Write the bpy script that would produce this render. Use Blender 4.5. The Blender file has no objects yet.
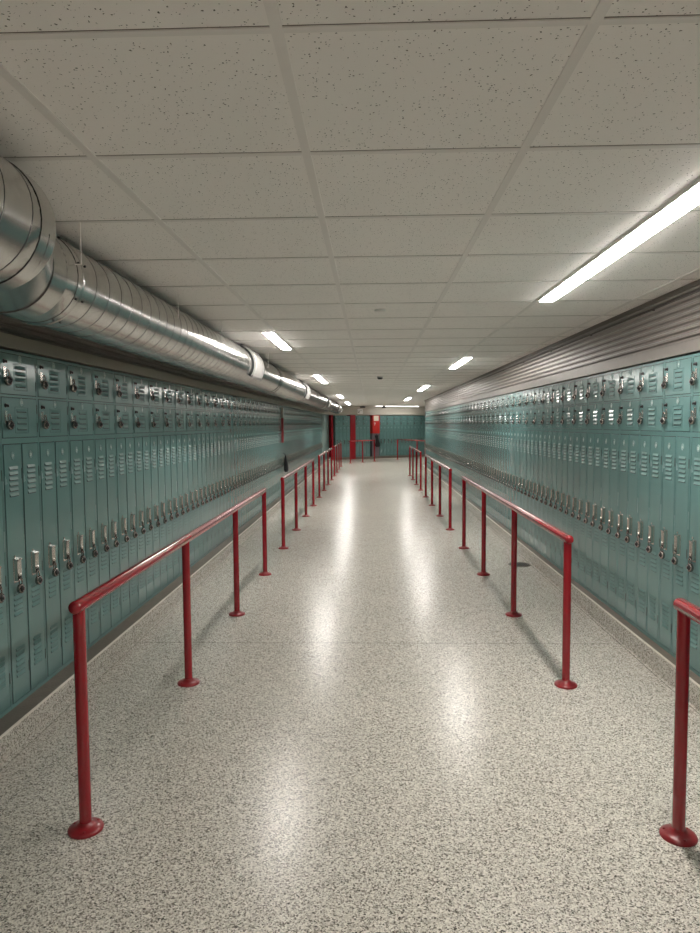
import bpy, math, random
from mathutils import Matrix, Vector
R = math.radians
PI = math.pi
random.seed(7)
S = bpy.context.scene
C = S.collection

CL, CR = -1.73, 1.785                 # curb edges

# ------------------------------------------------------------------ camera, world, exposure
EYE = 1.57
cam = bpy.data.objects.new('camera', bpy.data.cameras.new('camera'))
C.objects.link(cam)
cam.data.sensor_fit = 'AUTO'
cam.data.sensor_width = 36.0
cam.data.lens = 36.0 * 674.0 / 933.0
cam.data.clip_start = 0.05
cam.data.clip_end = 200
cam.matrix_world = (Matrix.Translation((0, 0, EYE)) @ Matrix.Rotation(R(1.83), 4, 'Z')
                    @ Matrix.Rotation(R(90 - 3.61), 4, 'X') @ Matrix.Rotation(R(-0.4), 4, 'Z'))
S.camera = cam
w = bpy.data.worlds.new('world')
S.world = w
w.use_nodes = True
w.node_tree.nodes['Background'].inputs[0].default_value = (0.5, 0.5, 0.5, 1)
w.node_tree.nodes['Background'].inputs[1].default_value = 0.02
S.view_settings.view_transform = 'Standard'
S.view_settings.look = 'None'
S.view_settings.gamma = 1.0
S.view_settings.use_curve_mapping = False
S.view_settings.exposure = 1.25
LAMP_POWER = 27.0            # emission strength of every ceiling strip
LAMP_COL = (1.0, 0.955, 0.905)
S.cycles.max_bounces = 8
S.cycles.diffuse_bounces = 5
S.cycles.glossy_bounces = 4
S.cycles.sample_clamp_indirect = 4.0

# ceiling strips: (centre x, y0, y1)
CEIL = 2.36
STRIPS = [
    (1.135, 1.93, 4.45, 'long ceiling light strip running off the right edge of the photo'),
    (-0.88, 5.80, 7.08, 'nearest short ceiling light strip on the duct side of the ceiling'),
    (1.165, 8.20, 9.75, 'second ceiling light strip from the camera on the right side'),
    (-0.88, 10.90, 13.0, 'second ceiling light strip from the camera on the duct side'),
    (1.165, 14.1, 16.4, 'third ceiling light strip from the camera on the right side'),
    (-0.88, 18.3, 20.4, 'third ceiling light strip from the camera on the duct side'),
    (1.165, 20.6, 22.9, 'farthest ceiling light strip on the right side of the ceiling'),
    (-0.88, 24.2, 27.3, 'farthest ceiling light strip on the duct side of the ceiling'),
    (-0.88, -2.9, -0.4, 'ceiling light strip overhead behind the camera on the duct side'),
    (1.165, -4.6, -2.1, 'ceiling light strip behind the camera on the right side'),
]

# ------------------------------------------------------------------ materials
def new_mat(name):
    m = bpy.data.materials.new(name)
    m.use_nodes = True
    nt = m.node_tree
    return m, nt, nt.nodes['Principled BSDF']

def simple(name, col, rough=0.5, metal=0.0, coat=0.0, var=0.06, scale=9.0, bump=0.0, bscale=60.0, rvar=0.0):
    m, nt, b = new_mat(name)
    N, L = nt.nodes, nt.links
    tc = N.new('ShaderNodeTexCoord')
    nz = N.new('ShaderNodeTexNoise'); nz.inputs['Scale'].default_value = scale; nz.inputs['Detail'].default_value = 5
    L.new(tc.outputs['Object'], nz.inputs['Vector'])
    cr = N.new('ShaderNodeMix'); cr.data_type = 'RGBA'
    cr.inputs[6].default_value = (*[c * (1 - var) for c in col], 1)
    cr.inputs[7].default_value = (*[min(1, c * (1 + var)) for c in col], 1)
    L.new(nz.outputs['Fac'], cr.inputs[0]); L.new(cr.outputs[2], b.inputs['Base Color'])
    b.inputs['Roughness'].default_value = rough
    b.inputs['Metallic'].default_value = metal
    b.inputs['Coat Weight'].default_value = coat
    b.inputs['Coat Roughness'].default_value = 0.12
    if rvar:
        mr = N.new('ShaderNodeMapRange'); mr.inputs[3].default_value = max(0.02, rough - rvar); mr.inputs[4].default_value = rough + rvar
        L.new(nz.outputs['Fac'], mr.inputs[0]); L.new(mr.outputs[0], b.inputs['Roughness'])
    if bump:
        n2 = N.new('ShaderNodeTexNoise'); n2.inputs['Scale'].default_value = bscale; n2.inputs['Detail'].default_value = 3
        L.new(tc.outputs['Object'], n2.inputs['Vector'])
        bp = N.new('ShaderNodeBump'); bp.inputs['Strength'].default_value = bump; bp.inputs['Distance'].default_value = 0.01
        L.new(n2.outputs['Fac'], bp.inputs['Height']); L.new(bp.outputs[0], b.inputs['Normal'])
    return m

TEAL = simple('teal_locker_enamel', (0.128, 0.250, 0.244), 0.26, 0.0, 0.45, 0.08, 3.0, 0.10, 5.0, 0.06)
DARK = simple('slot_shade', (0.008, 0.012, 0.012), 0.8)  # near-black standing in for the shade inside gaps, slots and recesses
CHROME = simple('chrome_latch', (0.66, 0.645, 0.61), 0.20, 1.0, 0, 0.1, 40)
BLACKP = simple('black_plastic', (0.012, 0.012, 0.013), 0.35)
STEEL = simple('padlock_steel', (0.30, 0.28, 0.265), 0.2, 1.0, 0, 0.15, 60)
PLATE = simple('number_plate_enamel', (0.20, 0.33, 0.315), 0.35, 0.2)
DIGIT = simple('number_plate_digits', (0.60, 0.70, 0.68), 0.4)
RED = simple('red_enamel', (0.31, 0.004, 0.012), 0.26, 0, 0.5, 0.10, 5)
REDF = simple('worn_red_enamel', (0.29, 0.012, 0.018), 0.36, 0, 0.3, 0.3, 30, 0.15, 40)
PANELRED = simple('red_board', (0.62, 0.022, 0.015), 0.4)
CORR = simple('corrugated_taupe_metal', (0.28, 0.255, 0.235), 0.38, 0.5, 0, 0.08, 6, 0.05, 20)
TRIMD = simple('dark_brown_trim', (0.085, 0.072, 0.06), 0.5)
BEIGE = simple('beige_painted_metal', (0.33, 0.30, 0.25), 0.4, 0.2)
WHITE = simple('white_enamel', (0.75, 0.75, 0.72), 0.4)
WALLP = simple('grey_beige_wall_paint', (0.50, 0.47, 0.41), 0.7, 0, 0, 0.05, 2)
DKWALL = simple('dark_teal_wall_paint', (0.10, 0.15, 0.14), 0.6)
LEDGE = simple('brown_curb_top', (0.15, 0.125, 0.10), 0.5, 0, 0, 0.25, 12, 0.2, 80)
CURB = simple('curb_face_concrete', (0.44, 0.41, 0.345), 0.45, 0, 0, 0.14, 25, 0.1, 120)
NOSE = simple('worn_light_edge', (0.66, 0.62, 0.54), 0.45, 0, 0, 0.12, 40)
CLOTH = simple('black_cloth', (0.010, 0.010, 0.012), 0.85)

def galv(name, k=1.0, rough=0.19):
    m, nt, b = new_mat(name)
    N, L = nt.nodes, nt.links
    tc = N.new('ShaderNodeTexCoord')
    mp = N.new('ShaderNodeMapping'); mp.inputs['Scale'].default_value = (1, 6, 1)
    v = N.new('ShaderNodeTexVoronoi'); v.inputs['Scale'].default_value = 30
    nz = N.new('ShaderNodeTexNoise'); nz.inputs['Scale'].default_value = 3.0; nz.inputs['Detail'].default_value = 4
    L.new(tc.outputs['Object'], v.inputs['Vector'])
    L.new(tc.outputs['Object'], mp.inputs['Vector']); L.new(mp.outputs[0], nz.inputs['Vector'])
    hs = N.new('ShaderNodeMapRange'); hs.inputs[3].default_value = 0.50 * k; hs.inputs[4].default_value = 0.58 * k
    L.new(v.outputs['Color'], hs.inputs[0])
    mx = N.new('ShaderNodeMix'); mx.data_type = 'RGBA'; mx.blend_type = 'MULTIPLY'; mx.inputs[0].default_value = 1
    L.new(hs.outputs[0], mx.inputs[6]); mx.inputs[7].default_value = (1.0, 0.985, 0.95, 1)
    L.new(mx.outputs[2], b.inputs['Base Color'])
    mr = N.new('ShaderNodeMapRange'); mr.inputs[3].default_value = rough - 0.02; mr.inputs[4].default_value = rough + 0.04
    L.new(nz.outputs['Fac'], mr.inputs[0]); L.new(mr.outputs[0], b.inputs['Roughness'])
    b.inputs['Metallic'].default_value = 1.0
    return m
GALV = galv('galvanised_steel')
SEAM = galv('galvanised_seam', 0.14, 0.5)

def lamp_mat():
    m, nt, b = new_mat('lit_diffuser')
    b.inputs['Base Color'].default_value = (0.9, 0.9, 0.88, 1)
    b.inputs['Emission Color'].default_value = (*LAMP_COL, 1)
    b.inputs['Emission Strength'].default_value = LAMP_POWER
    return m
LAMP = lamp_mat()

def math_node(N, L, op, a, b=None, c=None):
    n = N.new('ShaderNodeMath'); n.operation = op
    for i, v in enumerate((a, b, c)):
        if v is None: continue
        if isinstance(v, (int, float)): n.inputs[i].default_value = v
        else: L.new(v, n.inputs[i])
    return n.outputs[0]

def floor_mat():
    m, nt, b = new_mat('polished_terrazzo')
    N, L = nt.nodes, nt.links
    tc = N.new('ShaderNodeTexCoord')
    def vor(scale, rnd=1.0):
        v = N.new('ShaderNodeTexVoronoi'); v.inputs['Scale'].default_value = scale
        L.new(tc.outputs['Object'], v.inputs['Vector']); return v
    v1 = vor(200); v2 = vor(90)
    sp = N.new('ShaderNodeSeparateColor'); L.new(v1.outputs['Color'], sp.inputs[0])
    cr = N.new('ShaderNodeValToRGB'); e = cr.color_ramp
    cols = [(0.0, (0.075, 0.066, 0.054)), (0.11, (0.20, 0.18, 0.15)), (0.26, (0.43, 0.395, 0.34)), (0.46, (0.60, 0.565, 0.495)), (0.72, (0.78, 0.74, 0.655)), (1.0, (0.92, 0.885, 0.81))]
    e.elements[0].position = 0; e.elements[0].color = (*cols[0][1], 1)
    e.elements[1].position = 1; e.elements[1].color = (*cols[-1][1], 1)
    for p, c in cols[1:-1]:
        x = e.elements.new(p); x.color = (*c, 1)
    e.interpolation = 'LINEAR'
    L.new(sp.outputs[0], cr.inputs[0])
    # sparse larger dark chips
    sp2 = N.new('ShaderNodeSeparateColor'); L.new(v2.outputs['Color'], sp2.inputs[0])
    chip = math_node(N, L, 'LESS_THAN', sp2.outputs[1], 0.035)
    near = math_node(N, L, 'LESS_THAN', v2.outputs['Distance'], 0.36)
    chip = math_node(N, L, 'MULTIPLY', chip, near)
    mx = N.new('ShaderNodeMix'); mx.data_type = 'RGBA'
    L.new(chip, mx.inputs[0]); L.new(cr.outputs[0], mx.inputs[6]); mx.inputs[7].default_value = (0.045, 0.04, 0.03, 1)
    # broad wear mottling
    nz = N.new('ShaderNodeTexNoise'); nz.inputs['Scale'].default_value = 1.3; nz.inputs['Detail'].default_value = 6; nz.inputs['Roughness'].default_value = 0.6
    L.new(tc.outputs['Object'], nz.inputs['Vector'])
    mr = N.new('ShaderNodeMapRange'); mr.inputs[1].default_value = 0.3; mr.inputs[2].default_value = 0.7; mr.inputs[3].default_value = 0.95; mr.inputs[4].default_value = 1.03
    L.new(nz.outputs['Fac'], mr.inputs[0])
    # joints: saw cuts across at fixed Y, seam line by each curb
    sx = N.new('ShaderNodeSeparateXYZ'); L.new(tc.outputs['Object'], sx.inputs[0])
    cut = None
    for y0, hw, d in ((4.75, 0.0035, 0.6), (25.05, 0.03, 0.45), (11.0, 0.003, 0.25), (18.2, 0.004, 0.25)):
        t = math_node(N, L, 'SUBTRACT', sx.outputs[1], y0); t = math_node(N, L, 'ABSOLUTE', t); t = math_node(N, L, 'LESS_THAN', t, hw)
        t = math_node(N, L, 'MULTIPLY', t, d)
        cut = t if cut is None else math_node(N, L, 'ADD', cut, t)
    for x0, hw, d in ((CR - 0.03, 0.0035, 0.55), (CL + 0.03, 0.0035, 0.35)):
        t = math_node(N, L, 'SUBTRACT', sx.outputs[0], x0); t = math_node(N, L, 'ABSOLUTE', t); t = math_node(N, L, 'LESS_THAN', t, hw)
        cut = math_node(N, L, 'MAXIMUM', cut, math_node(N, L, 'MULTIPLY', t, d))
    keep = math_node(N, L, 'SUBTRACT', 1.0, cut)
    # grime that collects against the curbs
    ax = math_node(N, L, 'ABSOLUTE', math_node(N, L, 'SUBTRACT', sx.outputs[0], 0.02))
    g = N.new('ShaderNodeMapRange'); g.inputs[1].default_value = 1.35; g.inputs[2].default_value = 1.76; g.inputs[3].default_value = 1.0; g.inputs[4].default_value = 0.80
    gn = math_node(N, L, 'ADD', ax, math_node(N, L, 'MULTIPLY', math_node(N, L, 'SUBTRACT', nz.outputs['Fac'], 0.5), 0.3))
    L.new(gn, g.inputs[0])
    f = math_node(N, L, 'MULTIPLY', mr.outputs[0], keep); f = math_node(N, L, 'MULTIPLY', f, g.outputs[0])
    m2 = N.new('ShaderNodeMix'); m2.data_type = 'RGBA'; m2.blend_type = 'MULTIPLY'; m2.inputs[0].default_value = 1
    L.new(mx.outputs[2], m2.inputs[6]); L.new(f, m2.inputs[7]); L.new(m2.outputs[2], b.inputs['Base Color'])
    n3 = N.new('ShaderNodeTexNoise'); n3.inputs['Scale'].default_value = 2.2; n3.inputs['Detail'].default_value = 8
    mp = N.new('ShaderNodeMapping'); mp.inputs['Scale'].default_value = (1.0, 2.2, 1)
    L.new(tc.outputs['Object'], mp.inputs['Vector']); L.new(mp.outputs[0], n3.inputs['Vector'])
    r = N.new('ShaderNodeMapRange'); r.inputs[1].default_value = 0.3; r.inputs[2].default_value = 0.7; r.inputs[3].default_value = 0.25; r.inputs[4].default_value = 0.27
    L.new(n3.outputs['Fac'], r.inputs[0]); L.new(r.outputs[0], b.inputs['Roughness'])
    b.inputs['IOR'].default_value = 1.42
    return m
FLOOR = floor_mat()

TX0, TDX, TY0, TDY = -0.186, 0.633, 1.393, 0.622       # ceiling grid
def ceil_mat():
    m, nt, b = new_mat('fissured_ceiling_tile')
    N, L = nt.nodes, nt.links
    tc = N.new('ShaderNodeTexCoord')
    v = N.new('ShaderNodeTexVoronoi'); v.inputs['Scale'].default_value = 130
    nd = N.new('ShaderNodeTexNoise'); nd.inputs['Scale'].default_value = 140; nd.inputs['Detail'].default_value = 2
    L.new(tc.outputs['Object'], nd.inputs['Vector'])
    va = N.new('ShaderNodeVectorMath'); va.operation = 'MULTIPLY_ADD'
    L.new(nd.outputs['Color'], va.inputs[0]); va.inputs[1].default_value = (0.010,) * 3
    L.new(tc.outputs['Object'], va.inputs[2]); L.new(va.outputs[0], v.inputs['Vector'])
    sp = N.new('ShaderNodeSeparateColor'); L.new(v.outputs['Color'], sp.inputs[0])
    th = math_node(N, L, 'MULTIPLY', sp.outputs[0], 0.30)
    pit = math_node(N, L, 'LESS_THAN', v.outputs['Distance'], th)
    sel = math_node(N, L, 'GREATER_THAN', sp.outputs[1], 0.50)
    pit = math_node(N, L, 'MULTIPLY', pit, sel)
    nz = N.new('ShaderNodeTexNoise'); nz.inputs['Scale'].default_value = 1.5; nz.inputs['Detail'].default_value = 4
    L.new(tc.outputs['Object'], nz.inputs['Vector'])
    mr = N.new('ShaderNodeMapRange'); mr.inputs[3].default_value = 0.97; mr.inputs[4].default_value = 1.03
    L.new(nz.outputs['Fac'], mr.inputs[0])
    mx = N.new('ShaderNodeMix'); mx.data_type = 'RGBA'
    L.new(pit, mx.inputs[0]); mx.inputs[6].default_value = (0.96, 0.925, 0.89, 1); mx.inputs[7].default_value = (0.10, 0.09, 0.078, 1)
    m2 = N.new('ShaderNodeMix'); m2.data_type = 'RGBA'; m2.blend_type = 'MULTIPLY'; m2.inputs[0].default_value = 1
    L.new(mx.outputs[2], m2.inputs[6]); L.new(mr.outputs[0], m2.inputs[7]); L.new(m2.outputs[2], b.inputs['Base Color'])
    b.inputs['Roughness'].default_value = 0.85
    return m
TILE = ceil_mat()
TEE = simple('ceiling_tee_enamel', (0.84, 0.805, 0.77), 0.45, 0, 0, 0.03)

# ------------------------------------------------------------------ mesh collector
class MB:
    def __init__(s): s.v = []; s.f = []; s.m = []; s.sm = []
    def add(s, vs, fs, mi=0, smooth=False):
        o = len(s.v); s.v += [tuple(p) for p in vs]
        for f in fs: s.f.append([i + o for i in f]); s.m.append(mi); s.sm.append(smooth)
        return s
    def box(s, x0, x1, y0, y1, z0, z1, mi=0, bev=0.0):
        if bev <= 0:
            vs = [(x0,y0,z0),(x1,y0,z0),(x1,y1,z0),(x0,y1,z0),(x0,y0,z1),(x1,y0,z1),(x1,y1,z1),(x0,y1,z1)]
            return s.add(vs, [(0,3,2,1),(4,5,6,7),(0,1,5,4),(1,2,6,5),(2,3,7,6),(3,0,4,7)], mi)
        # bevel the front (low y) edges only: used for doors and plates
        b = bev
        vs = [(x0,y1,z0),(x1,y1,z0),(x1,y1,z1),(x0,y1,z1),
              (x0,y0+b,z0),(x1,y0+b,z0),(x1,y0+b,z1),(x0,y0+b,z1),
              (x0+b,y0,z0+b),(x1-b,y0,z0+b),(x1-b,y0,z1-b),(x0+b,y0,z1-b)]
        fs = [(0,3,2,1)]
        for i in range(4):
            j = (i + 1) % 4
            fs.append((i, j, 4 + j, 4 + i)); fs.append((4 + i, 4 + j, 8 + j, 8 + i))
        fs.append((8, 9, 10, 11))
        return s.add(vs, fs, mi)
    def cyl(s, c, axis, r, h, n=16, mi=0, r2=None, caps=True):
        c = Vector(c); a = Vector(axis).normalized()
        u = a.orthogonal().normalized(); v = a.cross(u)
        r2 = r if r2 is None else r2
        vs = []
        for k, (hh, rr) in enumerate(((0, r), (h, r2))):
            for i in range(n):
                t = 2 * PI * i / n
                vs.append(c + a * hh + (u * math.cos(t) + v * math.sin(t)) * rr)
        s.add(vs, [(i, (i + 1) % n, n + (i + 1) % n, n + i) for i in range(n)], mi, True)
        if caps:
            o = vs
            s.add(vs[:n], [tuple(reversed(range(n)))], mi); s.add(vs[n:], [tuple(range(n))], mi)
        return s
    def lathe(s, c, axis, prof, n=24, mi=0, smooth=True):
        c = Vector(c); a = Vector(axis).normalized()
        u = a.orthogonal().normalized(); v = a.cross(u)
        vs = []; k = len(prof)
        for rr, hh in prof:
            for i in range(n):
                t = 2 * PI * i / n
                vs.append(c + a * hh + (u * math.cos(t) + v * math.sin(t)) * rr)
        fs = [(j*n+i, j*n+(i+1) % n, (j+1)*n+(i+1) % n, (j+1)*n+i) for j in range(k-1) for i in range(n)]
        s.add(vs, fs, mi, smooth); return s
    def tube(s, pts, r, n=12, mi=0, caps=True):
        pts = [Vector(p) for p in pts]; vs = []; u = None
        for i, p in enumerate(pts):
            d = (pts[min(i+1, len(pts)-1)] - pts[max(i-1, 0)]).normalized()
            if u is None: u = d.orthogonal().normalized()
            u = (u - d * u.dot(d)).normalized(); w_ = d.cross(u)
            for k in range(n):
                t = 2 * PI * k / n; vs.append(p + (u * math.cos(t) + w_ * math.sin(t)) * r)
        m_ = len(pts)
        fs = [(j*n+i, j*n+(i+1) % n, (j+1)*n+(i+1) % n, (j+1)*n+i) for j in range(m_-1) for i in range(n)]
        s.add(vs, fs, mi, True)
        if caps:
            s.add(vs[:n], [tuple(reversed(range(n)))], mi); s.add(vs[-n:], [tuple(range(n))], mi)
        return s
    def quad(s, a, b, c, d, mi=0): return s.add([a, b, c, d], [(0, 1, 2, 3)], mi)
    def mesh(s, name, mats):
        me = bpy.data.meshes.new(name)
        me.from_pydata(s.v, [], s.f)
        if not isinstance(mats, (list, tuple)): mats = [mats]
        for m in mats: me.materials.append(m)
        me.polygons.foreach_set('material_index', s.m)
        me.polygons.foreach_set('use_smooth', s.sm)
        me.update(); return me

def obj(name, me, parent=None, loc=(0, 0, 0), rz=0.0, mats=None):
    if isinstance(me, MB): me = me.mesh(name, mats)
    o = bpy.data.objects.new(name, me); C.objects.link(o)
    o.location = loc; o.rotation_euler = (0, 0, rz)
    if parent: o.parent = parent
    return o
def tag(o, label, cat, group=None, kind=None):
    o['label'] = label; o['category'] = cat
    if group: o['group'] = group
    if kind: o['kind'] = kind
    return o
def thing(name, label, cat, loc=(0, 0, 0), rz=0.0, group=None):
    return tag(obj(name, None, None, loc, rz), label, cat, group)
def struct(name, mb, mats, loc=(0, 0, 0), rz=0.0, parent=None):
    o = obj(name, mb, parent, loc, rz, mats); o['kind'] = 'structure'; return o

# ------------------------------------------------------------------ the setting
XL, XR = -1.84, 1.85                  # locker fronts
CL, CR = -1.73, 1.785                 # curb edges
BASE = 0.127                          # curb height
LKEND, RKEND = 25.05, 23.35           # where the locker rows stop
Y0 = -5.0
EA, EB = Vector((-1.90, 29.35, 0)), Vector((3.9, 32.83, 0))     # end wall locker front line
EDIR = (EB - EA).normalized(); EANG = math.atan2(EDIR.y, EDIR.x)

m = MB(); m.quad((-2.3, Y0, 0), (6.0, Y0, 0), (6.0, 35, 0), (-2.3, 35, 0)); struct('floor', m, FLOOR)

def curb(name, xe, xw, y0, y1):
    s = 1 if xe > 0 else -1
    m = MB()
    # profile: foot, face with a small cove, rounded worn nose, ledge back to the wall
    pr = [(xe - s*0.010, 0.0), (xe, BASE - 0.008), (xe + s*0.003, BASE - 0.002), (xe + s*0.007, BASE), (xe + s*0.010, BASE), (xw, BASE)]
    mi = [0, 1, 1, 1, 2]
    for i in range(len(pr) - 1):
        (a, za), (b, zb) = pr[i], pr[i+1]
        q = [(a, y0, za), (a, y1, za), (b, y1, zb), (b, y0, zb)]
        if s < 0: q.reverse()
        m.add(q, [(0, 1, 2, 3)], mi[i])
    for yy in (y0, y1):
        m.add([(p[0], yy, p[1]) for p in pr] + [(xw, yy, 0)], [tuple(range(len(pr) + 1))], 0)
    return struct(name, m, [FLOOR, NOSE, LEDGE])
curb('baseboard_left', CL, -2.2, Y0, 29.2)
curb('baseboard_right', CR, 2.2, Y0, RKEND + 0.02)

# side walls behind and above the lockers
m = MB(); m.box(-2.30, -2.18, Y0, 35, 0, CEIL + 0.1); struct('wall_left', m, DKWALL)
m = MB(); m.box(2.19, 2.31, Y0, RKEND, 0, CEIL + 0.1); m.box(1.86, 2.31, RKEND, RKEND + 0.06, 0, CEIL + 0.1); struct('wall_right', m, DKWALL)
m = MB(); m.box(5.9, 6.0, RKEND, 35, 0, CEIL + 0.1); m.box(2.31, 6.0, RKEND - 0.06, RKEND, 0, CEIL + 0.1); struct('wall_side_hall', m, DKWALL)
m = MB(); m.box(-2.3, 2.31, Y0 - 0.1, Y0, 0, CEIL + 0.1); struct('wall_back', m, WALLP)
# left wall past the lockers
m = MB(); m.box(-2.18, XL - 0.02, LKEND + 0.01, 29.6, 0.0, 2.0); struct('wall_left_end', m, DKWALL)

# ceiling: tile field + grid of tees hung just under it
m = MB()
m.quad((-2.3, Y0, CEIL + 0.004), (-2.3, 35, CEIL + 0.004), (6, 35, CEIL + 0.004), (6, Y0, CEIL + 0.004), 0)
def stripe(x0, x1, y0, y1, mi=1, z=CEIL, t=0.004):
    m.box(x0, x1, y0, y1, z, z + t, mi)
k0 = int((-1.84 - TX0) / TDX) - 1
for k in range(k0, 9):
    x = TX0 + k * TDX
    if x < -1.2: continue
    stripe(x - 0.0125, x + 0.0125, Y0, 34.9)
ny = int((34.5 - TY0) / TDY)
for k in range(int((Y0 - TY0) / TDY), ny):
    y = TY0 + k * TDY
    stripe(-2.2, 5.9, y, y + 0.020, 1, CEIL + 0.0006, 0.0034)
    stripe(-2.2, 5.9, y - 0.0022, y - 0.0003, 2, CEIL + 0.0030, 0.001)     # brown strip painted for the shade in the gap before the tee
ce = struct('ceiling', m, [TILE, TEE, simple('tile_gap_shade', (0.24, 0.22, 0.19), 0.8)])

# corrugated metal bulkheads above the lockers
def bulkhead(name, s, xf, y0, y1):
    m = MB()
    pr = [(xf + s*0.03, 1.965), (xf - s*0.012, 1.968), (xf - s*0.012, 2.035), (xf + s*0.012, 2.040)]
    mi = [1, 1, 2]
    z = 2.045; p = 0.043
    while z < 2.285:
        pr += [(xf + s*0.018, z), (xf + s*0.018, z + p*0.30), (xf + s*0.002, z + p*0.5), (xf + s*0.002, z + p*0.80)]
        mi += [2 if z < 2.05 else 0, 0, 0, 0]
        z += p
    pr += [(xf + s*0.018, z), (xf + s*0.018, 2.318), (xf - s*0.004, 2.320), (xf - s*0.004, 2.332), (xf - s*0.014, 2.333), (xf - s*0.014, 2.362)]
    mi += [0, 2, 1, 1, 2, 2]
    mi = mi[:len(pr) - 1]
    for i in range(len(pr) - 1):
        (a, za), (b, zb) = pr[i], pr[i+1]
        m.add([(a, y0, za), (a, y1, za), (b, y1, zb), (b, y0, zb)], [(0, 1, 2, 3) if s > 0 else (3, 2, 1, 0)], mi[i])
    for yy in (y0, y1):
        m.add([(p_[0], yy, p_[1]) for p_ in pr] + [(xf + s*0.33, yy, 2.362), (xf + s*0.33, yy, 1.965)], [tuple(range(len(pr) + 2))], 0)
    # rivets and lap joints in the sheet
    y = 2.0
    while y < y1 - 1:
        m.cyl((xf + s*0.003, y, 2.295), (-s, 0, 0), 0.005, 0.018, 8, 2)
        y += 1.25
    return struct(name, m, [CORR, BEIGE if s < 0 else CORR, TRIMD])
bulkhead('trim_1', 1, XR - 0.006, Y0, RKEND)
bulkhead('trim_2', -1, XL + 0.006, Y0, 29.1)

# end wall, angled across the far hall: soffit above lockers and the wall behind them
def along(t, off=0.0, z=0.0):
    n = Vector((-EDIR.y, EDIR.x, 0))
    p = EA + EDIR * t + n * off
    return Vector((p.x, p.y, z))
LEN = (EB - EA).length
def wbox(m, t0, t1, o0, o1, z0, z1, mi=0): m.box(t0, t1, o0, o1, z0, z1, mi)
m = MB(); m.box(-0.6, 9.0, 0.32, 0.42, 0, CEIL + 0.1); m.box(-0.4, 9.0, 0.0, 0.32, 1.975, CEIL + 0.1)
struct('wall_end', m, WALLP, EA, EANG)
m = MB(); m.box(-0.35, 5.2, -0.01, 0.32, 0, 0.10); struct('baseboard_end', m, LEDGE, EA, EANG)

# ------------------------------------------------------------------ ceiling lights
LAMP_FAR = LAMP.copy(); LAMP_FAR.name = 'lit_diffuser_dim'; LAMP_FAR.node_tree.nodes['Principled BSDF'].inputs['Emission Strength'].default_value = 8.0
def light_strip(x, y0, y1, label, rz=0.0, loc=None, width=0.088, mat=None):
    n = y1 - y0
    t = thing('ceiling_light', label, 'ceiling light', loc or (x, y0, CEIL), rz, 'recessed ceiling light strips')
    a = MB(); hw = width / 2
    a.box(-hw - 0.010, -hw, -0.010, n + 0.010, -0.006, 0.004); a.box(hw, hw + 0.010, -0.010, n + 0.010, -0.006, 0.004)
    a.box(-hw, hw, -0.010, 0, -0.006, 0.004); a.box(-hw, hw, n, n + 0.010, -0.006, 0.004)
    obj('frame', a, t, mats=WHITE)
    d = MB(); d.box(-hw, hw, 0, n, -0.011, 0.003); obj('diffuser', d, t, mats=mat or LAMP)
    return t
for sx_, a_, b_, lab in STRIPS: light_strip(sx_, a_, b_, lab)
# the strips at the foot of the end wall soffit
p = along(2.22, -0.45, CEIL); q = along(4.45, -0.25, CEIL)
light_strip(0, 0, 0.30, 'short light strip at far end left of the small black box', EANG - PI/2, p, mat=LAMP_FAR)
light_strip(0, 0, 1.75, 'long light strip at the far end above the end wall lockers', EANG - PI/2, along(2.72, -0.45, CEIL), mat=LAMP_FAR)
light_strip(2.75, 24.3, 26.4, 'ceiling light strip just past the end of the right wall lockers')
light_strip(3.3, 27.4, 29.6, 'ceiling light strip deeper in the side hall by the end wall')

# ------------------------------------------------------------------ locker parts (shared meshes)
W = 0.375
UH = 1.83
SW = 0.009
cells_tall = [(SW + 0.009, W/2 - 0.006), (W/2 + 0.012, W - SW - 0.003)]
Z_TALL = (0.023, 1.350)
Z_B2 = (1.385, 1.589)
Z_B1 = (1.607, 1.811)
m = MB()
m.box(0.0005, W - 0.0005, 0.0070, 0.31, 0, UH, 0)
m.quad((0.001, 0.0066, 0.001), (W - 0.001, 0.0066, 0.001), (W - 0.001, 0.0066, UH - 0.001), (0.001, 0.0066, UH - 0.001), 2)  # black sheet behind the doors: painted shade seen through the door gaps
m.box(0.0008, SW, 0.0, 0.030, 0, UH); m.box(W - SW, W - 0.0008, 0.0, 0.030, 0, UH)
m.box(W/2 - 0.003, W/2 + 0.003, 0.001, 0.030, 0.02, 1.355)
for z0, z1 in ((0, 0.020), (1.354, 1.382), (1.592, 1.604), (1.814, UH)):
    m.box(SW, W - SW, 0.0, 0.030, z0, z1)
for zz in (0.14, 0.64, 1.17):
    for a, b in cells_tall: m.cyl((b + 0.002, -0.001, zz), (0, 0, 1), 0.0032, 0.055, 8, 1)
for zz in (Z_B1[0], Z_B2[0]):
    for q in (0.025, 0.125): m.cyl((W - SW - 0.001, -0.001, zz + q), (0, 0, 1), 0.0032, 0.05, 8, 1)
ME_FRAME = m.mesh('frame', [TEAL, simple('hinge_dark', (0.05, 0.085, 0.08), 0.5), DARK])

def louver(m, xc, zt, wd, dy, h=0.015, out=0.0055):
    x0, x1 = xc - wd/2, xc + wd/2; yf = dy
    i = 0.004
    a, b = (x0, yf, zt), (x1, yf, zt)
    c, d = (x1 - i, yf - out, zt - h), (x0 + i, yf - out, zt - h)
    e, f = (x1, yf, zt - h - 0.0005), (x0, yf, zt - h - 0.0005)
    m.add([a, b, c, d, e, f], [(3, 2, 1, 0), (1, 2, 4), (0, 5, 3), (2, 3, 5, 4)], 0)
    m.quad((x0, yf - 0.0006, zt - h - 0.0042), (x1, yf - 0.0006, zt - h - 0.0042), (x1, yf - 0.0006, zt - h), (x0, yf - 0.0006, zt - h), 1)  # black strip painted as the shade under the louvre lip

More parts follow.
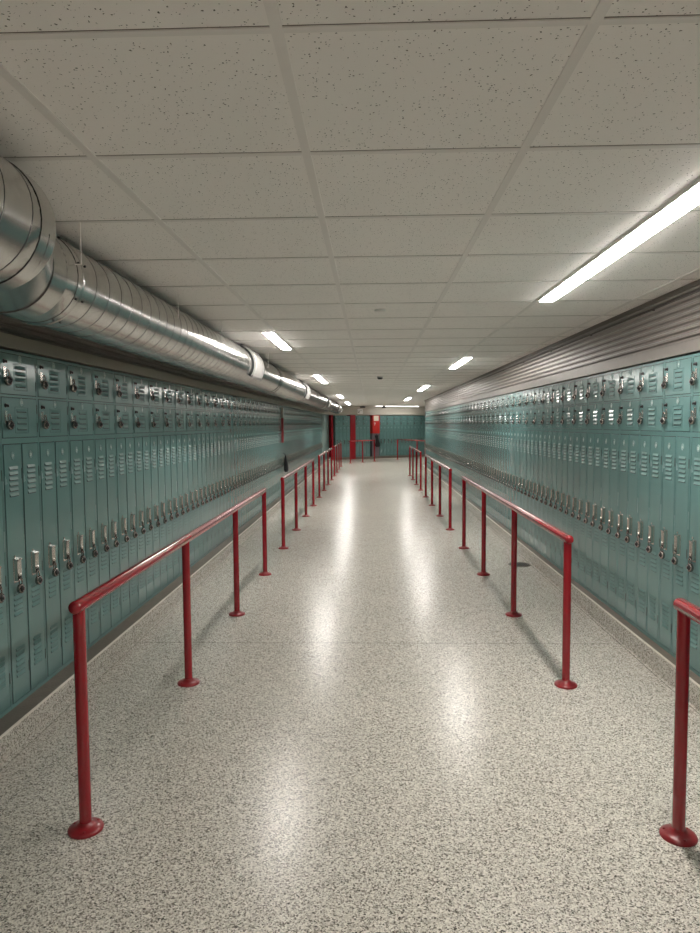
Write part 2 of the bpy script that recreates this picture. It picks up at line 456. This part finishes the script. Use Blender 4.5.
def tall_door():
    wd = cells_tall[0][1] - cells_tall[0][0]; h = Z_TALL[1] - Z_TALL[0]
    m = MB(); m.box(0, wd, 0.0, 0.004, 0, h, 0, 0.0012)
    xc = wd * 0.5
    for i in range(6): louver(m, xc, 1.238 - i*0.0275 - Z_TALL[0], 0.086, 0.0)
    for i in range(5): louver(m, xc, 0.592 - i*0.0275 - Z_TALL[0], 0.086, 0.0)
    for i in range(6): louver(m, xc, 0.300 - i*0.0275 - Z_TALL[0], 0.086, 0.0)
    return m.mesh('door', [TEAL, DARK]), wd, h
ME_TALL, TW, TH = tall_door()
def box_door():
    wd = W - 2*SW - 0.011; h = Z_B1[1] - Z_B1[0]
    m = MB(); m.box(0, wd, 0.0, 0.004, 0, h, 0, 0.0012)
    xc = wd * 0.54
    # pressed outline round the louvres
    x0, x1, z0, z1 = xc - 0.068, xc + 0.068, 0.022, 0.158
    t = 0.004
    for a in ((x0, x1, z1 - t, z1), (x0, x1, z0, z0 + t), (x0, x0 + t, z0 + t, z1 - t), (x1 - t, x1, z0 + t, z1 - t)):
        m.box(a[0], a[1], -0.0022, 0.001, a[2], a[3], 0, 0.0015)
    for i in range(4): louver(m, xc, 0.150 - i*0.031, 0.100, 0.0, 0.016)
    return m.mesh('door', [TEAL, DARK]), wd, h
ME_BOX, BW_, BH_ = box_door()

# pull latch of the tall doors: open chrome box with rim, lift tab and hasp below
def latch_mesh():
    m = MB(); w_ = 0.040; z1 = 0.112
    m.box(-w_/2 - 0.002, w_/2 + 0.002, -0.004, 0.0, -0.012, z1 + 0.004, 0, 0.001)
    # hollow box: sides, sloped hood on top, face plate that covers the upper two thirds
    m.box(-w_/2, -w_/2 + 0.003, -0.022, -0.004, 0, z1, 0); m.box(w_/2 - 0.003, w_/2, -0.022, -0.004, 0, z1, 0)
    m.add([(-w_/2, -0.004, z1 + 0.004), (w_/2, -0.004, z1 + 0.004), (w_/2, -0.025, z1 - 0.002), (-w_/2, -0.025, z1 - 0.002), (-w_/2, -0.025, z1 - 0.009), (w_/2, -0.025, z1 - 0.009)],
          [(0, 3, 2, 1), (3, 4, 5, 2)], 0)
    m.box(-w_/2 + 0.003, w_/2 - 0.003, -0.0225, -0.020, 0.034, z1 - 0.010, 0, 0.001)
    m.box(-w_/2 + 0.005, w_/2 - 0.005, -0.0052, -0.004, 0.0, 0.034, 1)
    m.box(-0.012, 0.012, -0.026, -0.020, 0.022, 0.038, 0, 0.002)
    m.box(-0.004, 0.004, -0.033, -0.004, 0.0, 0.004, 0)
    m.cyl((-w_/2 + 0.008, -0.004, z1 + 0.014), (0, -1, 0), 0.006, 0.004, 8, 0)
    return m.mesh('latch', [CHROME, DARK])
ME_LATCH = latch_mesh()
def hasp_mesh():
    m = MB()
    m.box(-0.012, 0.012, -0.003, 0, -0.032, 0.030, 0, 0.001)
    m.box(-0.004, -0.002, -0.024, -0.003, 0, 0.003); m.box(0.002, 0.004, -0.024, -0.003, 0, 0.003); m.box(-0.004, 0.004, -0.026, -0.024, 0, 0.003)
    return m.mesh('hasp', CHROME)
ME_HASP = hasp_mesh()
def knob_mesh():
    m = MB(); m.lathe((0, 0, 0), (0, -1, 0), [(0.011, 0), (0.011, 0.004), (0.007, 0.006), (0.007, 0.013), (0.0, 0.0135)], 12)
    m.box(-0.002, 0.002, -0.018, -0.012, -0.009, 0.004)
    return m.mesh('lock_knob', BLACKP)
ME_KNOB = knob_mesh()

# digits for number plates, taken once from the built-in font
def glyphs():
    out = {}
    dg = bpy.context.evaluated_depsgraph_get()
    for ch in '0123456789':
        cu = bpy.data.curves.new('digit', 'FONT'); cu.body = ch; cu.size = 1.0; cu.align_x = 'CENTER'; cu.resolution_u = 2; cu.offset = 0.02
        o = bpy.data.objects.new('digit', cu); C.objects.link(o)
        bpy.context.view_layer.update()
        me = bpy.data.meshes.new_from_object(o.evaluated_get(bpy.context.evaluated_depsgraph_get()))
        out[ch] = ([v.co.copy() for v in me.vertices], [tuple(p.vertices) for p in me.polygons])
        bpy.data.objects.remove(o); bpy.data.curves.remove(cu); bpy.data.meshes.remove(me)
    return out
GLY = glyphs()
def plate_mesh(text=None, rx=0.019, rz=0.021):
    m = MB(); n = 20; y = 0.0
    def ring(k, yy): return [(rx*k*math.cos(2*PI*i/n), yy, rz*k*math.sin(2*PI*i/n)) for i in range(n)]
    a, b, c = ring(1.0, 0.0), ring(0.93, -0.0022), ring(0.80, -0.0022)
    d = ring(0.78, -0.0012)
    m.add(a + b + c + d, [(j*n+(i+1) % n, j*n+i, (j+1)*n+i, (j+1)*n+(i+1) % n) for j in range(3) for i in range(n)] + [tuple(3*n + i for i in reversed(range(n)))], 0)
    if text:
        s = 0.021; adv = 0.0118
        for k, ch in enumerate(text):
            vs, fs = GLY[ch]; ox = (k - (len(text) - 1)/2) * adv
            m.add([(v.x*s + ox, -0.0018, v.y*s - 0.0075) for v in vs], fs, 1)
    return m.mesh('number_plate', [PLATE, DIGIT])
PLAIN_PLATE = plate_mesh()
_pl = {}
def plate(text):
    if text is None: return PLAIN_PLATE
    if text not in _pl: _pl[text] = plate_mesh(text)
    return _pl[text]

FY = -0.001   # door front, just proud of the frame face
def locker_unit(loc, rz, label, group, nums=None):
    t = thing('locker_unit', label, 'lockers', loc, rz, group)
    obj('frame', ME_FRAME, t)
    nums = nums or [None]*4
    for j, (zz, nm) in enumerate(((Z_B1, nums[0]), (Z_B2, nums[1]))):
        d = obj('door', ME_BOX, t, (SW + 0.008, FY, zz[0]))
        obj('number_plate', plate(nm), d, (BW_*0.54, -0.0002, 0.183))
        obj('hasp', ME_HASP, d, (0.034, -0.0002, 0.108))
        obj('lock_knob', ME_KNOB, d, (0.032, -0.0002, 0.163))
    for j, (a, b) in enumerate(cells_tall):
        d = obj('door', ME_TALL, t, (a, FY, Z_TALL[0]))
        obj('number_plate', plate(nums[2 + j]), d, (TW*0.5, -0.0002, 1.292 - Z_TALL[0]))
        obj('latch', ME_LATCH, d, (TW*0.40, -0.0002, 0.650 - Z_TALL[0]))
    return t

# padlock: round combination lock, shackle up
def padlock_parts():
    b = MB(); b.lathe((0, 0, 0), (0, -1, 0), [(0, -0.010), (0.022, -0.010), (0.0245, -0.007), (0.0245, 0.006), (0.022, 0.009), (0.0, 0.009)], 16)
    body = b.mesh('body', STEEL)
    d = MB(); d.lathe((0, 0, 0), (0, -1, 0), [(0.0165, 0.0088), (0.0165, 0.013), (0.009, 0.0135), (0.008, 0.019), (0, 0.0195)], 14)
    dial = d.mesh('dial', BLACKP)
    s = MB(); pts = [(-0.0125, 0, 0.018), (-0.0125, 0, 0.040)]
    for i in range(7):
        t = PI - PI*i/6; pts.append((0.0125*math.cos(t), 0, 0.042 + 0.0125*math.sin(t)))
    pts += [(0.0125, 0, 0.040), (0.0125, 0, 0.018)]
    s.tube(pts, 0.0036, 6); sh = s.mesh('shackle', STEEL)
    def far():
        q = MB(); q.v = []; 
        for mb_, mi in ((b, 0), (d, 1), (s, 0)):
            q.add(mb_.v, [tuple(f) for f in mb_.f], mi, True)
        return q
    return body, dial, sh, far()
PB, PD, PS, PFAR = padlock_parts()
ME_PFAR = PFAR.mesh('padlock', [STEEL, BLACKP])
LOCKS = []   # (distance, world matrix, label, group)
def lock_spots():
    out = []
    for zz, nm in ((Z_B1, 'top box door'), (Z_B2, 'second box door')):
        out.append((SW + 0.008 + 0.034, -0.0185, zz[0] + 0.108 - 0.043, nm))
    for j, (a, b) in enumerate(cells_tall):
        out.append((a + TW*0.40, -0.027, 0.650 - 0.043, ('left tall door', 'right tall door')[j]))
    return out
SPOTS = lock_spots()

ORD = ['first', 'second', 'third', 'fourth', 'fifth', 'sixth', 'seventh', 'eighth', 'ninth', 'tenth', 'eleventh', 'twelfth', 'thirteenth', 'fourteenth']
POSTY = [2.50 + 1.4835*k for k in range(-4, 17)]
def py(k): return 2.50 + 1.4835*k
def stretch(side, y):
    """which handrail the far lockers stand behind"""
    if side == 'left': cuts = [(py(3.5), 'behind the nearest red handrail'), (py(7.5), 'behind the second red handrail'), (py(11.5), 'behind the third red handrail'), (99, 'behind the fourth and farthest red handrail')]
    else: cuts = [(py(4.5), 'behind the first full red handrail'), (py(8.5), 'behind the second full red handrail'), (py(12.5), 'behind the third full red handrail'), (99, 'at the far end past the last red handrail')]
    for c, s in cuts:
        if y < c: return s

def row(side, start, n_before, end):
    y = start - n_before*W; k = -n_before
    i = 0
    while y + W <= end + 0.01:
        if k < 0: lab = 'teal locker unit on the %s wall beyond the photo edge' % side
        elif k < len(ORD): lab = '%s teal locker unit from the camera on the %s wall' % (ORD[k], side)
        else: lab = 'teal locker unit on the %s wall %s' % (side, stretch(side, y))
        nums = None
        if k < 16:
            kk = k + 3
            if side == 'left': nums = [str(15 - kk % 5), str(10 + kk), str(13 + 2*kk), str(14 + 2*kk)]
            else: nums = [str(20 - kk), str(17 + kk), str(29 + 2*kk), str(28 + 2*kk)]
        grp = 'locker units along the %s wall' % side
        if side == 'left': loc, rz = (XL, y, BASE), PI/2
        else: loc, rz = (XR, y + W, BASE), -PI/2
        locker_unit(loc, rz, lab, grp, nums)
        M = Matrix.Translation(loc) @ Matrix.Rotation(rz, 4, 'Z')
        for (sx0, sy0, sz0, nm) in SPOTS:
            if k < 0: pl = 'padlock on a %s wall locker beyond the photo edge' % side
            elif k < len(ORD): pl = 'padlock on %s, %s locker unit from the camera, %s wall' % (nm, ORD[k], side)
            else: pl = 'padlock on a %s wall locker %s' % (side, stretch(side, y))
            LOCKS.append((y if k >= 0 else 60 + k, M @ Vector((sx0, sy0, sz0)), rz, pl, 'padlocks on the %s wall lockers' % side))
        y += W; k += 1
row('left', 3.297, 3, LKEND)
row('right', 3.595, 3, RKEND)

# end wall lockers along the angled line; t measured from EA
def end_row(t0, n, lab):
    for i in range(n):
        p = along(t0 + i*W, 0, BASE - 0.02)
        locker_unit(p, EANG, lab, 'locker units on the end wall')
        M = Matrix.Translation(p) @ Matrix.Rotation(EANG, 4, 'Z')
        for (sx0, sy0, sz0, nm) in SPOTS:
            LOCKS.append((80, M @ Vector((sx0, sy0, sz0)), EANG, '', ''))
def t_of(px):
    """distance along the end wall line that is seen in the given column"""
    lo, hi = -1.0, 9.0
    inv = cam.matrix_world.inverted()
    for _ in range(40):
        mid = (lo + hi)/2; q = inv @ along(mid, 0, 1.2)
        if 350 + 674*q.x/-q.z < px: lo = mid
        else: hi = mid
    return lo
TA, TB, TC_, TD_ = t_of(350.2), t_of(355.2), t_of(372.2), t_of(379.2)
end_row(TA - 2*W - 0.006, 2, 'end wall teal locker unit left of the red pillar')
end_row(TB + 0.02, 2, 'end wall teal locker unit between red pillar and red cabinet')
nn = int((t_of(424) - TD_ - 0.01)/W) + 1
end_row(TD_ + 0.012, nn, 'end wall teal locker unit right of the red cabinet')

# padlocks: the 300 nearest as things, the rest as one object
LOCKS.sort(key=lambda e: e[0])
for i, (dist, p, rz, lab, grp) in enumerate(LOCKS[:300]):
    tilt = random.uniform(-0.16, 0.16)
    p = p - Matrix.Rotation(rz, 3, 'Z') @ Vector((0.044*math.sin(tilt), 0, 0))
    if i < 110:
        t = thing('padlock', lab, 'padlock', p, rz, grp)
        t.rotation_euler = (0, tilt, rz)
        obj('body', PB, t); obj('dial', PD, t); obj('shackle', PS, t)
    else:
        o = obj('padlock', ME_PFAR, None, p, rz); o.rotation_euler = (0, tilt, rz)
        tag(o, lab, 'padlock', grp)
m = MB()
for dist, p, rz, lab, grp in LOCKS[300:]:
    Mx = Matrix.Translation(p) @ Matrix.Rotation(rz, 4, 'Z')
    for vs, fs, mi in ((PFAR.v, PFAR.f, PFAR.m),):
        o0 = len(m.v); m.v += [tuple(Mx @ Vector(v)) for v in vs]
        m.f += [[i + o0 for i in f] for f in fs]; m.m += mi; m.sm += [True]*len(fs)
tag(obj('padlock_rows', m, mats=[STEEL, BLACKP]), 'tiny padlocks on the farthest lockers of both walls and the end wall', 'padlocks', None, 'stuff')

# ------------------------------------------------------------------ handrails
RZ = 0.885; RR = 0.0245
def post_mesh():
    m = MB(); m.cyl((0, 0, 0.012), (0, 0, 1), RR - 0.001, RZ - 0.012 - 0.010, 20, 0); return m.mesh('post', RED)
ME_POST = post_mesh()
def flange_mesh():
    m = MB(); m.lathe((0, 0, 0), (0, 0, 1), [(0.066, 0.0), (0.067, 0.006), (0.064, 0.012), (0.050, 0.017), (0.034, 0.022), (0.028, 0.030), (RR - 0.001, 0.034)], 28)
    for i in range(3):
        a = 2*PI*i/3 + 0.5; m.lathe((0.050*math.cos(a), 0.050*math.sin(a), 0.014), (0, 0, 1), [(0.006, 0), (0.006, 0.003), (0.003, 0.006), (0, 0.006)], 8)
    return m.mesh('flange', REDF)
ME_FL = flange_mesh()
def handrail(pts, label, over=0.030):
    """pts: floor positions of the posts; the rail runs over them"""
    a, b = Vector((*pts[0], 0)), Vector((*pts[-1], 0))
    t = thing('handrail', label, 'handrail', a, 0, 'red tubular handrails')
    L_ = (b - a).length; u = (b - a).normalized(); ang = math.atan2(u.y, u.x)
    m = MB(); r = RR + 0.0015
    prof = []
    for i in range(7): th = PI/2*i/6; prof.append((r*math.sin(th), -over - r*math.cos(th)*0.75 + 0))
    prof += [(r, L_ + over)]
    for i in range(6): th = PI/2*(i + 1)/6; prof.append((r*math.cos(th), L_ + over + r*math.sin(th)*0.75))
    m.lathe((0, 0, 0), (1, 0, 0), prof, 24)
    o = obj('rail', m, t, (0, 0, RZ), ang, RED)
    for p in pts:
        q = obj('post', ME_POST, t, (p[0] - a.x, p[1] - a.y, 0))
        obj('flange', ME_FL, q, (0, 0, 0), random.uniform(0, 2))
    return t
HL, HR = -1.120, 1.156
for lab, ks in (('nearest red handrail on the left, cut by nothing, four posts', range(0, 4)), ('second red handrail from the camera on the left', range(4, 8)),
                ('third red handrail from the camera on the left', range(8, 12)), ('fourth and farthest red handrail on the left', range(12, 16))):
    handrail([(HL, py(k)) for k in ks], lab.replace(', cut by nothing, four posts', ' with four posts'))
for lab, ks in (('red handrail end cut off by the right edge of the photo', range(-3, 1)), ('first full red handrail on the right with four posts', range(1, 5)),
                ('second full red handrail from the camera on the right', range(5, 9)), ('third and farthest full red handrail on the right', range(9, 13))):
    handrail([(HR, py(k)) for k in ks], lab)
handrail([(-0.84, 26.85), (-0.36, 27.5), (0.125, 28.15)], 'red handrail at the far end in front of the red cabinet')
handrail([(1.14, 29.55), (1.85, 27.4), (2.12, 26.6)], 'red handrail at the far end standing out on the right')

# ------------------------------------------------------------------ spiral duct
DR = 0.18
def helix_tube(m, c0, c1, r, step=0.14, n=40, seam=True):
    """tube along +Y whose lap seam winds round it"""
    c0, c1 = Vector(c0), Vector(c1); L_ = c1.y - c0.y
    turns = int(L_/step)
    prof = [(0.0, 0.0, 1), (0.0008, 0.0010, 1), (0.0038, 0.0010, 1), (0.0046, 0.0, 0), (0.0075, 0.0, 0), (0.1375, 0.0, 0)]
    rows = []; NP = len(prof)
    for k in range(-1, turns + 1):
        for (dy, dr, mi) in prof: rows.append((k*step + dy, dr, mi))
    vs = []; 
    for (yy, dr, mi) in rows:
        for i in range(n):
            t = 2*PI*i/n; y = min(max(yy + step*i/n, 0), L_)
            p = c0.lerp(c1, y/L_)
            vs.append((p.x + (r + dr)*math.cos(t), p.y, p.z + (r + dr)*math.sin(t)))
    o = len(m.v); m.v += vs
    R_ = len(rows)
    for j in range(R_ - 1):
        for i in range(n):
            if i < n - 1: f = (j*n+i, j*n+i+1, (j+1)*n+i+1, (j+1)*n+i)
            else:
                jj = j + NP          # wrapping meets the next turn
                if jj + 1 >= R_: continue
                f = (j*n+i, jj*n, (jj+1)*n, (j+1)*n+i)
            m.f.append([q + o for q in f]); m.m.append(1 if (rows[j][2] == 1) else 0); m.sm.append(True)

duct = thing('ventilation_duct', 'shiny galvanised spiral duct running under the ceiling along the left wall', 'duct', (-1.33, 2.4, 2.16))
o_ = Vector((-1.33, 2.4, 2.16))
A0, A1 = Vector((-1.090, Y0 + 0.1, 2.140)) - o_, Vector((-1.090, 1.92, 2.140)) - o_
B0, B1 = Vector((0, 0, 0)), Vector((-1.33, 26.6, 2.155)) - o_
m = MB(); helix_tube(m, A0, A1, DR + 0.004); obj('duct_run', m, duct, mats=[GALV, SEAM])
m = MB(); helix_tube(m, B0 + Vector((0, 0.16, 0)), B1, DR); obj('duct_run', m, duct, mats=[GALV, SEAM])
def ring_pts(c, r, tilt=0.0, n=48):
    # ring about an axis turned by tilt in plan
    ca, sa = math.cos(tilt), math.sin(tilt)
    return [(c[0] + r*math.cos(2*PI*i/n)*ca, c[1] + r*math.cos(2*PI*i/n)*sa, c[2] + r*math.sin(2*PI*i/n)) for i in range(n)]
def loft(m, rings, mis, n=48):
    for j in range(len(rings) - 1):
        m.add(rings[j] + rings[j+1], [(i, (i+1) % n, n + (i+1) % n, n + i) for i in range(n)], mis[j], True)
# elbow: two mitred cuts joining the offset runs
m = MB()
ra = [ring_pts(A1 + Vector((0, -0.05, 0)), DR + 0.006), ring_pts(A1 + Vector((0, 0.004, 0)), DR + 0.006, 0.20), ring_pts(A1 + Vector((0, 0.006, 0)), DR + 0.002, 0.20)]
loft(m, ra, [0, 1])
rm = ring_pts(A1 + Vector((0, 0.006, 0)), DR + 0.002, 0.20); rn = ring_pts(B0 + Vector((0, 0.02, 0)), DR - 0.001, 0.22)
loft(m, [rm, rn], [0])
rb = [rn, ring_pts(B0 + Vector((0, 0.022, 0)), DR + 0.002, 0.22), ring_pts(B0 + Vector((0, 0.026, 0)), DR + 0.002, 0.20), ring_pts(B0 + Vector((0, 0.027, 0)), DR + 0.001, 0.20), ring_pts(B0 + Vector((0, 0.17, 0)), DR + 0.001)]
loft(m, rb, [1, 1, 1, 0])
obj('elbow', m, duct, mats=[GALV, SEAM])
# couplings
def coupling(y, ln=0.09, dr=0.0015, name='coupling', mat=GALV):
    m = MB(); r = DR + dr; c = Vector((0, y - 2.4, (y-2.4)/24.2*-0.005))
    loft(m, [ring_pts(c, DR), ring_pts(c, r), ring_pts(c + Vector((0, ln*0.5 - 0.006, 0)), r), ring_pts(c + Vector((0, ln*0.5, 0)), r + 0.004), ring_pts(c + Vector((0, ln*0.5 + 0.006, 0)), r),
             ring_pts(c + Vector((0, ln, 0)), r), ring_pts(c + Vector((0, ln, 0)), DR)], [1, 0, 0, 0, 0, 1])
    for a in (0.3, -0.5, 1.0, -1.2):
        for yy in (0.02, ln - 0.02):
            p = c + Vector((r*math.cos(a), yy, r*math.sin(a))); m.cyl(p, (math.cos(a), 0, math.sin(a)), 0.005, 0.004, 8, 1)
    obj(name, m, duct, mats=[mat, SEAM])
coupling(2.66, 0.10)
for y in (8.6, 11.6, 14.6, 20.5): coupling(y, 0.12, 0.004)
coupling(8.75, 3.0, 0.006, 'sleeve'); coupling(17.2, 0.8, 0.006, 'sleeve'); coupling(25.2, 1.2, 0.006, 'sleeve')
# end cap
m = MB(); c = B1; rg = ring_pts(c, DR + 0.014); m.add(rg, [tuple(range(48))]); obj('end_cap', m, duct, mats=GALV)
# white louvred registers on the side of the duct that faces the corridor
def register(y0, ln=0.52):
    m = MB(); a0, a1 = R(-38), R(72); n = 16; r0 = DR + 0.014; r1 = DR + 0.030
    def P(a, y, r): return (r*math.cos(a), y - 2.4, r*math.sin(a) - 0.002)
    def arc_box(a_, b_, ya, yb, ri, ro, mi=0, n=8):
        A = [a_ + (b_ - a_)*i/n for i in range(n + 1)]
        vs = []
        for a in A: vs += [P(a, ya, ri), P(a, yb, ri), P(a, yb, ro), P(a, ya, ro)]
        fs = []
        for i in range(n):
            for k in range(4): fs.append((4*i + k, 4*i + (k+1) % 4, 4*i + 4 + (k+1) % 4, 4*i + 4 + k))
        fs += [(0, 1, 2, 3), (4*n + 3, 4*n + 2, 4*n + 1, 4*n)]
        m.add(vs, fs, mi)
    arc_box(a0, a1, y0, y0 + ln, DR - 0.01, r0, 1, n)
    arc_box(a0, a0 + 0.12, y0, y0 + ln, r0, r1); arc_box(a1 - 0.12, a1, y0, y0 + ln, r0, r1)
    arc_box(a0, a1, y0, y0 + 0.05, r0, r1, 0, n); arc_box(a0, a1, y0 + ln - 0.05, y0 + ln, r0, r1, 0, n)
    ns = 9
    for i in range(ns):
        y = y0 + 0.06 + (ln - 0.12)*(i + 0.25)/ns; arc_box(a0 + 0.12, a1 - 0.12, y, y + 0.022, r0, r1 - 0.004, 0, n)
    obj('air_register', m, duct, mats=[simple('register_enamel', (0.30, 0.295, 0.28), 0.6), DARK])
for y in (6.58, 12.0, 18.0, 23.9): register(y)
# thin hanger straps from the ceiling down the corridor side of the duct
for y in (2.64, 3.97, 5.13, 7.45, 10.2, 13.2, 16.2):
    m = MB(); yy = y - 2.4
    pts = [(DR + 0.020, CEIL - 2.16), (DR + 0.020, 0.04)] + [(DR*0.97, 0.04)]
    for (xa, za), (xb, zb) in zip(pts[:-1], pts[1:]):
        dx, dz = xb - xa, zb - za; l_ = math.hypot(dx, dz) or 1; nx, nz = dz/l_*0.0015, -dx/l_*0.0015
        m.add([(xa+nx, yy, za+nz), (xb+nx, yy, zb+nz), (xb+nx, yy+0.009, zb+nz), (xa+nx, yy+0.009, za+nz), (xa-nx, yy, za-nz), (xb-nx, yy, zb-nz), (xb-nx, yy+0.009, zb-nz), (xa-nx, yy+0.009, za-nz)],
              [(0, 3, 2, 1), (4, 5, 6, 7), (0, 1, 5, 4), (2, 3, 7, 6)], 0)
    obj('hanger_strap', m, duct, mats=TEE)

# ------------------------------------------------------------------ small things
# ceiling detectors
t = thing('smoke_detector', 'dark round smoke detector on the ceiling tiles far down the corridor', 'smoke detector', (0.15, 11.37, CEIL))
m = MB(); m.lathe((0, 0, 0), (0, 0, -1), [(0.055, 0), (0.055, 0.012), (0.045, 0.018)], 24); obj('base', m, t, mats=WHITE)
m = MB(); m.lathe((0, 0, 0), (0, 0, -1), [(0.046, 0.016), (0.044, 0.034), (0.03, 0.046), (0, 0.048)], 24); obj('cover', m, t, mats=BLACKP)
t = thing('ceiling_disc', 'small flat white disc on the ceiling between the tile joints', 'ceiling disc', (0.065, 4.75, CEIL))
m = MB(); m.lathe((0, 0, 0), (0, 0, -1), [(0.040, 0), (0.040, 0.005), (0.034, 0.010)], 24); obj('rim', m, t, mats=WHITE)
m = MB(); m.lathe((0, 0, 0), (0, 0, -1), [(0.034, 0.010), (0.020, 0.014), (0, 0.015)], 24); obj('cap', m, t, mats=TEE)

# floor drain by the right curb
t = thing('floor_drain', 'dark round floor drain by the curb under the right wall lockers', 'floor drain', (1.635, 7.45, 0))
m = MB(); m.lathe((0, 0, 0), (0, 0, 1), [(0.125, 0.0), (0.124, 0.003), (0.108, 0.0035), (0.107, 0.001)], 32); obj('ring', m, t, mats=simple('drain_ring', (0.10, 0.085, 0.06), 0.5, 0.2))
m = MB(); m.lathe((0, 0, 0), (0, 0, 1), [(0.107, 0.0012), (0, 0.0012)], 32, 0)
for i in range(-4, 5):
    x = i*0.022; h_ = math.sqrt(0.104**2 - x*x); m.box(x - 0.0055, x + 0.0055, -h_, h_, 0.0012, 0.0032, 1)
obj('grate', m, t, mats=[DARK, TRIMD])

# red pillars on the end wall
m = MB(); m.box(0, TB - TA, -0.03, 0.30, 0.01, 1.965); 
tag(obj('pillar', m, None, EA + EDIR*TA, EANG, RED), 'full height red pillar between the end wall lockers', 'pillar', 'red pillars at the far end')
tcn = t_of(331.0)
m = MB(); m.box(0, 0.08, -0.05, 0.27, 0.01, 1.965)
tag(obj('pillar', m, None, along(tcn, 0), EANG, RED), 'narrow red pillar in the far left corner beside the end wall lockers', 'pillar', 'red pillars at the far end')

# cabinet: red box with a pale window pane, grey filler below, black bag under it
t = thing('extinguisher_cabinet', 'red cabinet with pale square top set in the end wall lockers', 'cabinet', along(TC_, 0, 0), EANG)
cw = TD_ - TC_
m = MB(); m.box(0, cw, 0.0, 0.28, 0.10, 1.14); obj('filler_panel', m, t, mats=simple('mauve_grey_panel', (0.17, 0.15, 0.17), 0.5))
m = MB(); m.box(0, cw, -0.04, 0.28, 1.14, 1.95, 0); m.box(0.03, cw - 0.03, -0.046, -0.04, 1.17, 1.66, 0); obj('cabinet_box', m, t, mats=PANELRED)
m = MB(); m.box(0.06, cw - 0.06, -0.052, -0.04, 1.70, 1.93); obj('pale_panel', m, t, mats=simple('cream_panel', (0.85, 0.78, 0.66), 0.5))
m = MB(); m.lathe((cw*0.3, -0.046, 1.60), (0, -1, 0), [(0.03, 0), (0.03, 0.004), (0, 0.005)], 16); m.box(cw*0.27, cw*0.33, -0.052, -0.046, 1.50, 1.56); obj('badge', m, t, mats=WHITE)

def hanging_bag(loc, rz, label, sc=1.0):
    # a slack black bag, wide mouth hanging from a strap, lumpy bottom
    t = thing('hanging_bag', label, 'bag', loc, rz)
    m = MB(); n = 16
    prof = [(0.40, 0.02, 0.55), (0.30, 0.05, 0.50), (0.14, 0.085, 0.40), (0.0, 0.10, 0.28), (-0.02, 0.115, 0.14), (0.0, 0.12, 0.06), (0.02, 0.09, 0.0)]
    zs = [0.55, 0.47, 0.38, 0.26, 0.14, 0.05, 0.0]; hx = [0.10, 0.085, 0.075, 0.085, 0.13, 0.14, 0.10]; hy = [0.02, 0.035, 0.05, 0.065, 0.075, 0.075, 0.05]; cx = [-0.04, -0.03, -0.015, 0.0, 0.01, 0.015, 0.02]
    vs = []
    for z, a, b, c in zip(zs, hx, hy, cx):
        for i in range(n):
            th = 2*PI*i/n; wob = 1 + 0.06*math.sin(3*th + z*9)
            vs.append((sc*(c + a*wob*math.cos(th)), sc*(-0.09 + b*wob*math.sin(th)), sc*z))
    fs = [(j*n+i, j*n+(i+1) % n, (j+1)*n+(i+1) % n, (j+1)*n+i) for j in range(6) for i in range(n)] + [tuple(range(n)), tuple(6*n + i for i in reversed(range(n)))]
    m.add(vs, fs, 0, True); obj('bag_body', m, t, mats=CLOTH)
    m = MB(); m.tube([(sc*-0.04, sc*-0.09, sc*0.54), (sc*-0.045, sc*-0.06, sc*0.60), (sc*-0.04, 0.0, sc*0.62)], 0.012*sc, 8); obj('bag_strap', m, t, mats=CLOTH)
    return t
hanging_bag(along(TC_ + cw*0.5, -0.06, 0.53), EANG, 'black bag-like bundle hanging under the red cabinet on the end wall', 0.95)

# left wall: projecting board with pale top and red lower part, black bag below
ys = 13.72
t = thing('wall_sign', 'narrow red board with pale top standing out from the left wall lockers', 'sign', (XL, ys, 1.20))
m = MB(); m.box(0.004, 0.05, 0, 0.02, 0, 0.50); obj('red_board', m, t, mats=simple('faded_red', (0.30, 0.035, 0.04), 0.5))
m = MB(); m.box(0.004, 0.045, 0, 0.02, 0.50, 0.72); obj('pale_board', m, t, mats=BEIGE)
m = MB(); m.box(-0.0, 0.006, -0.01, 0.03, 0, 0.72); obj('bracket', m, t, mats=BLACKP)
hanging_bag((XL + 0.03, ys + 0.04, 0.60), PI/2, 'small black bag-like bundle hanging on the left wall lockers', 0.62)

# white notice on the soffit of the end wall
tn = t_of(357.5)
t = thing('notice_board', 'small white notice with dark marks above the end wall lockers', 'notice', along(tn, 0, 2.01), EANG)
m = MB(); m.box(0, 0.27, -0.02, 0.0, 0, 0.23); obj('board', m, t, mats=WHITE)
m = MB(); m.box(0.04, 0.09, -0.022, -0.02, 0.05, 0.10); m.box(0.05, 0.12, -0.022, -0.02, 0.12, 0.14); m.box(0.15, 0.20, -0.022, -0.02, 0.15, 0.17); obj('dark_marks', m, t, mats=BLACKP)

# small black boxes at the ceiling line
def ceil_box(loc, label, w_=0.20, rz=EANG):
    t = thing('ceiling_box', label, 'black box', loc, rz, 'small black boxes at the far ceiling')
    m = MB(); m.box(-w_/2, w_/2, -0.05, 0.05, -0.085, -0.012); obj('housing', m, t, mats=BLACKP)
    m = MB(); m.box(-0.03, 0.03, -0.03, 0.03, -0.012, 0.0); obj('mount', m, t, mats=TRIMD)
ceil_box(along(t_of(359), -0.35, CEIL), 'small black box at the far ceiling above the white notice')
ceil_box(along(2.60, -0.45, CEIL), 'small black box at the far ceiling between two light strips', 0.15)
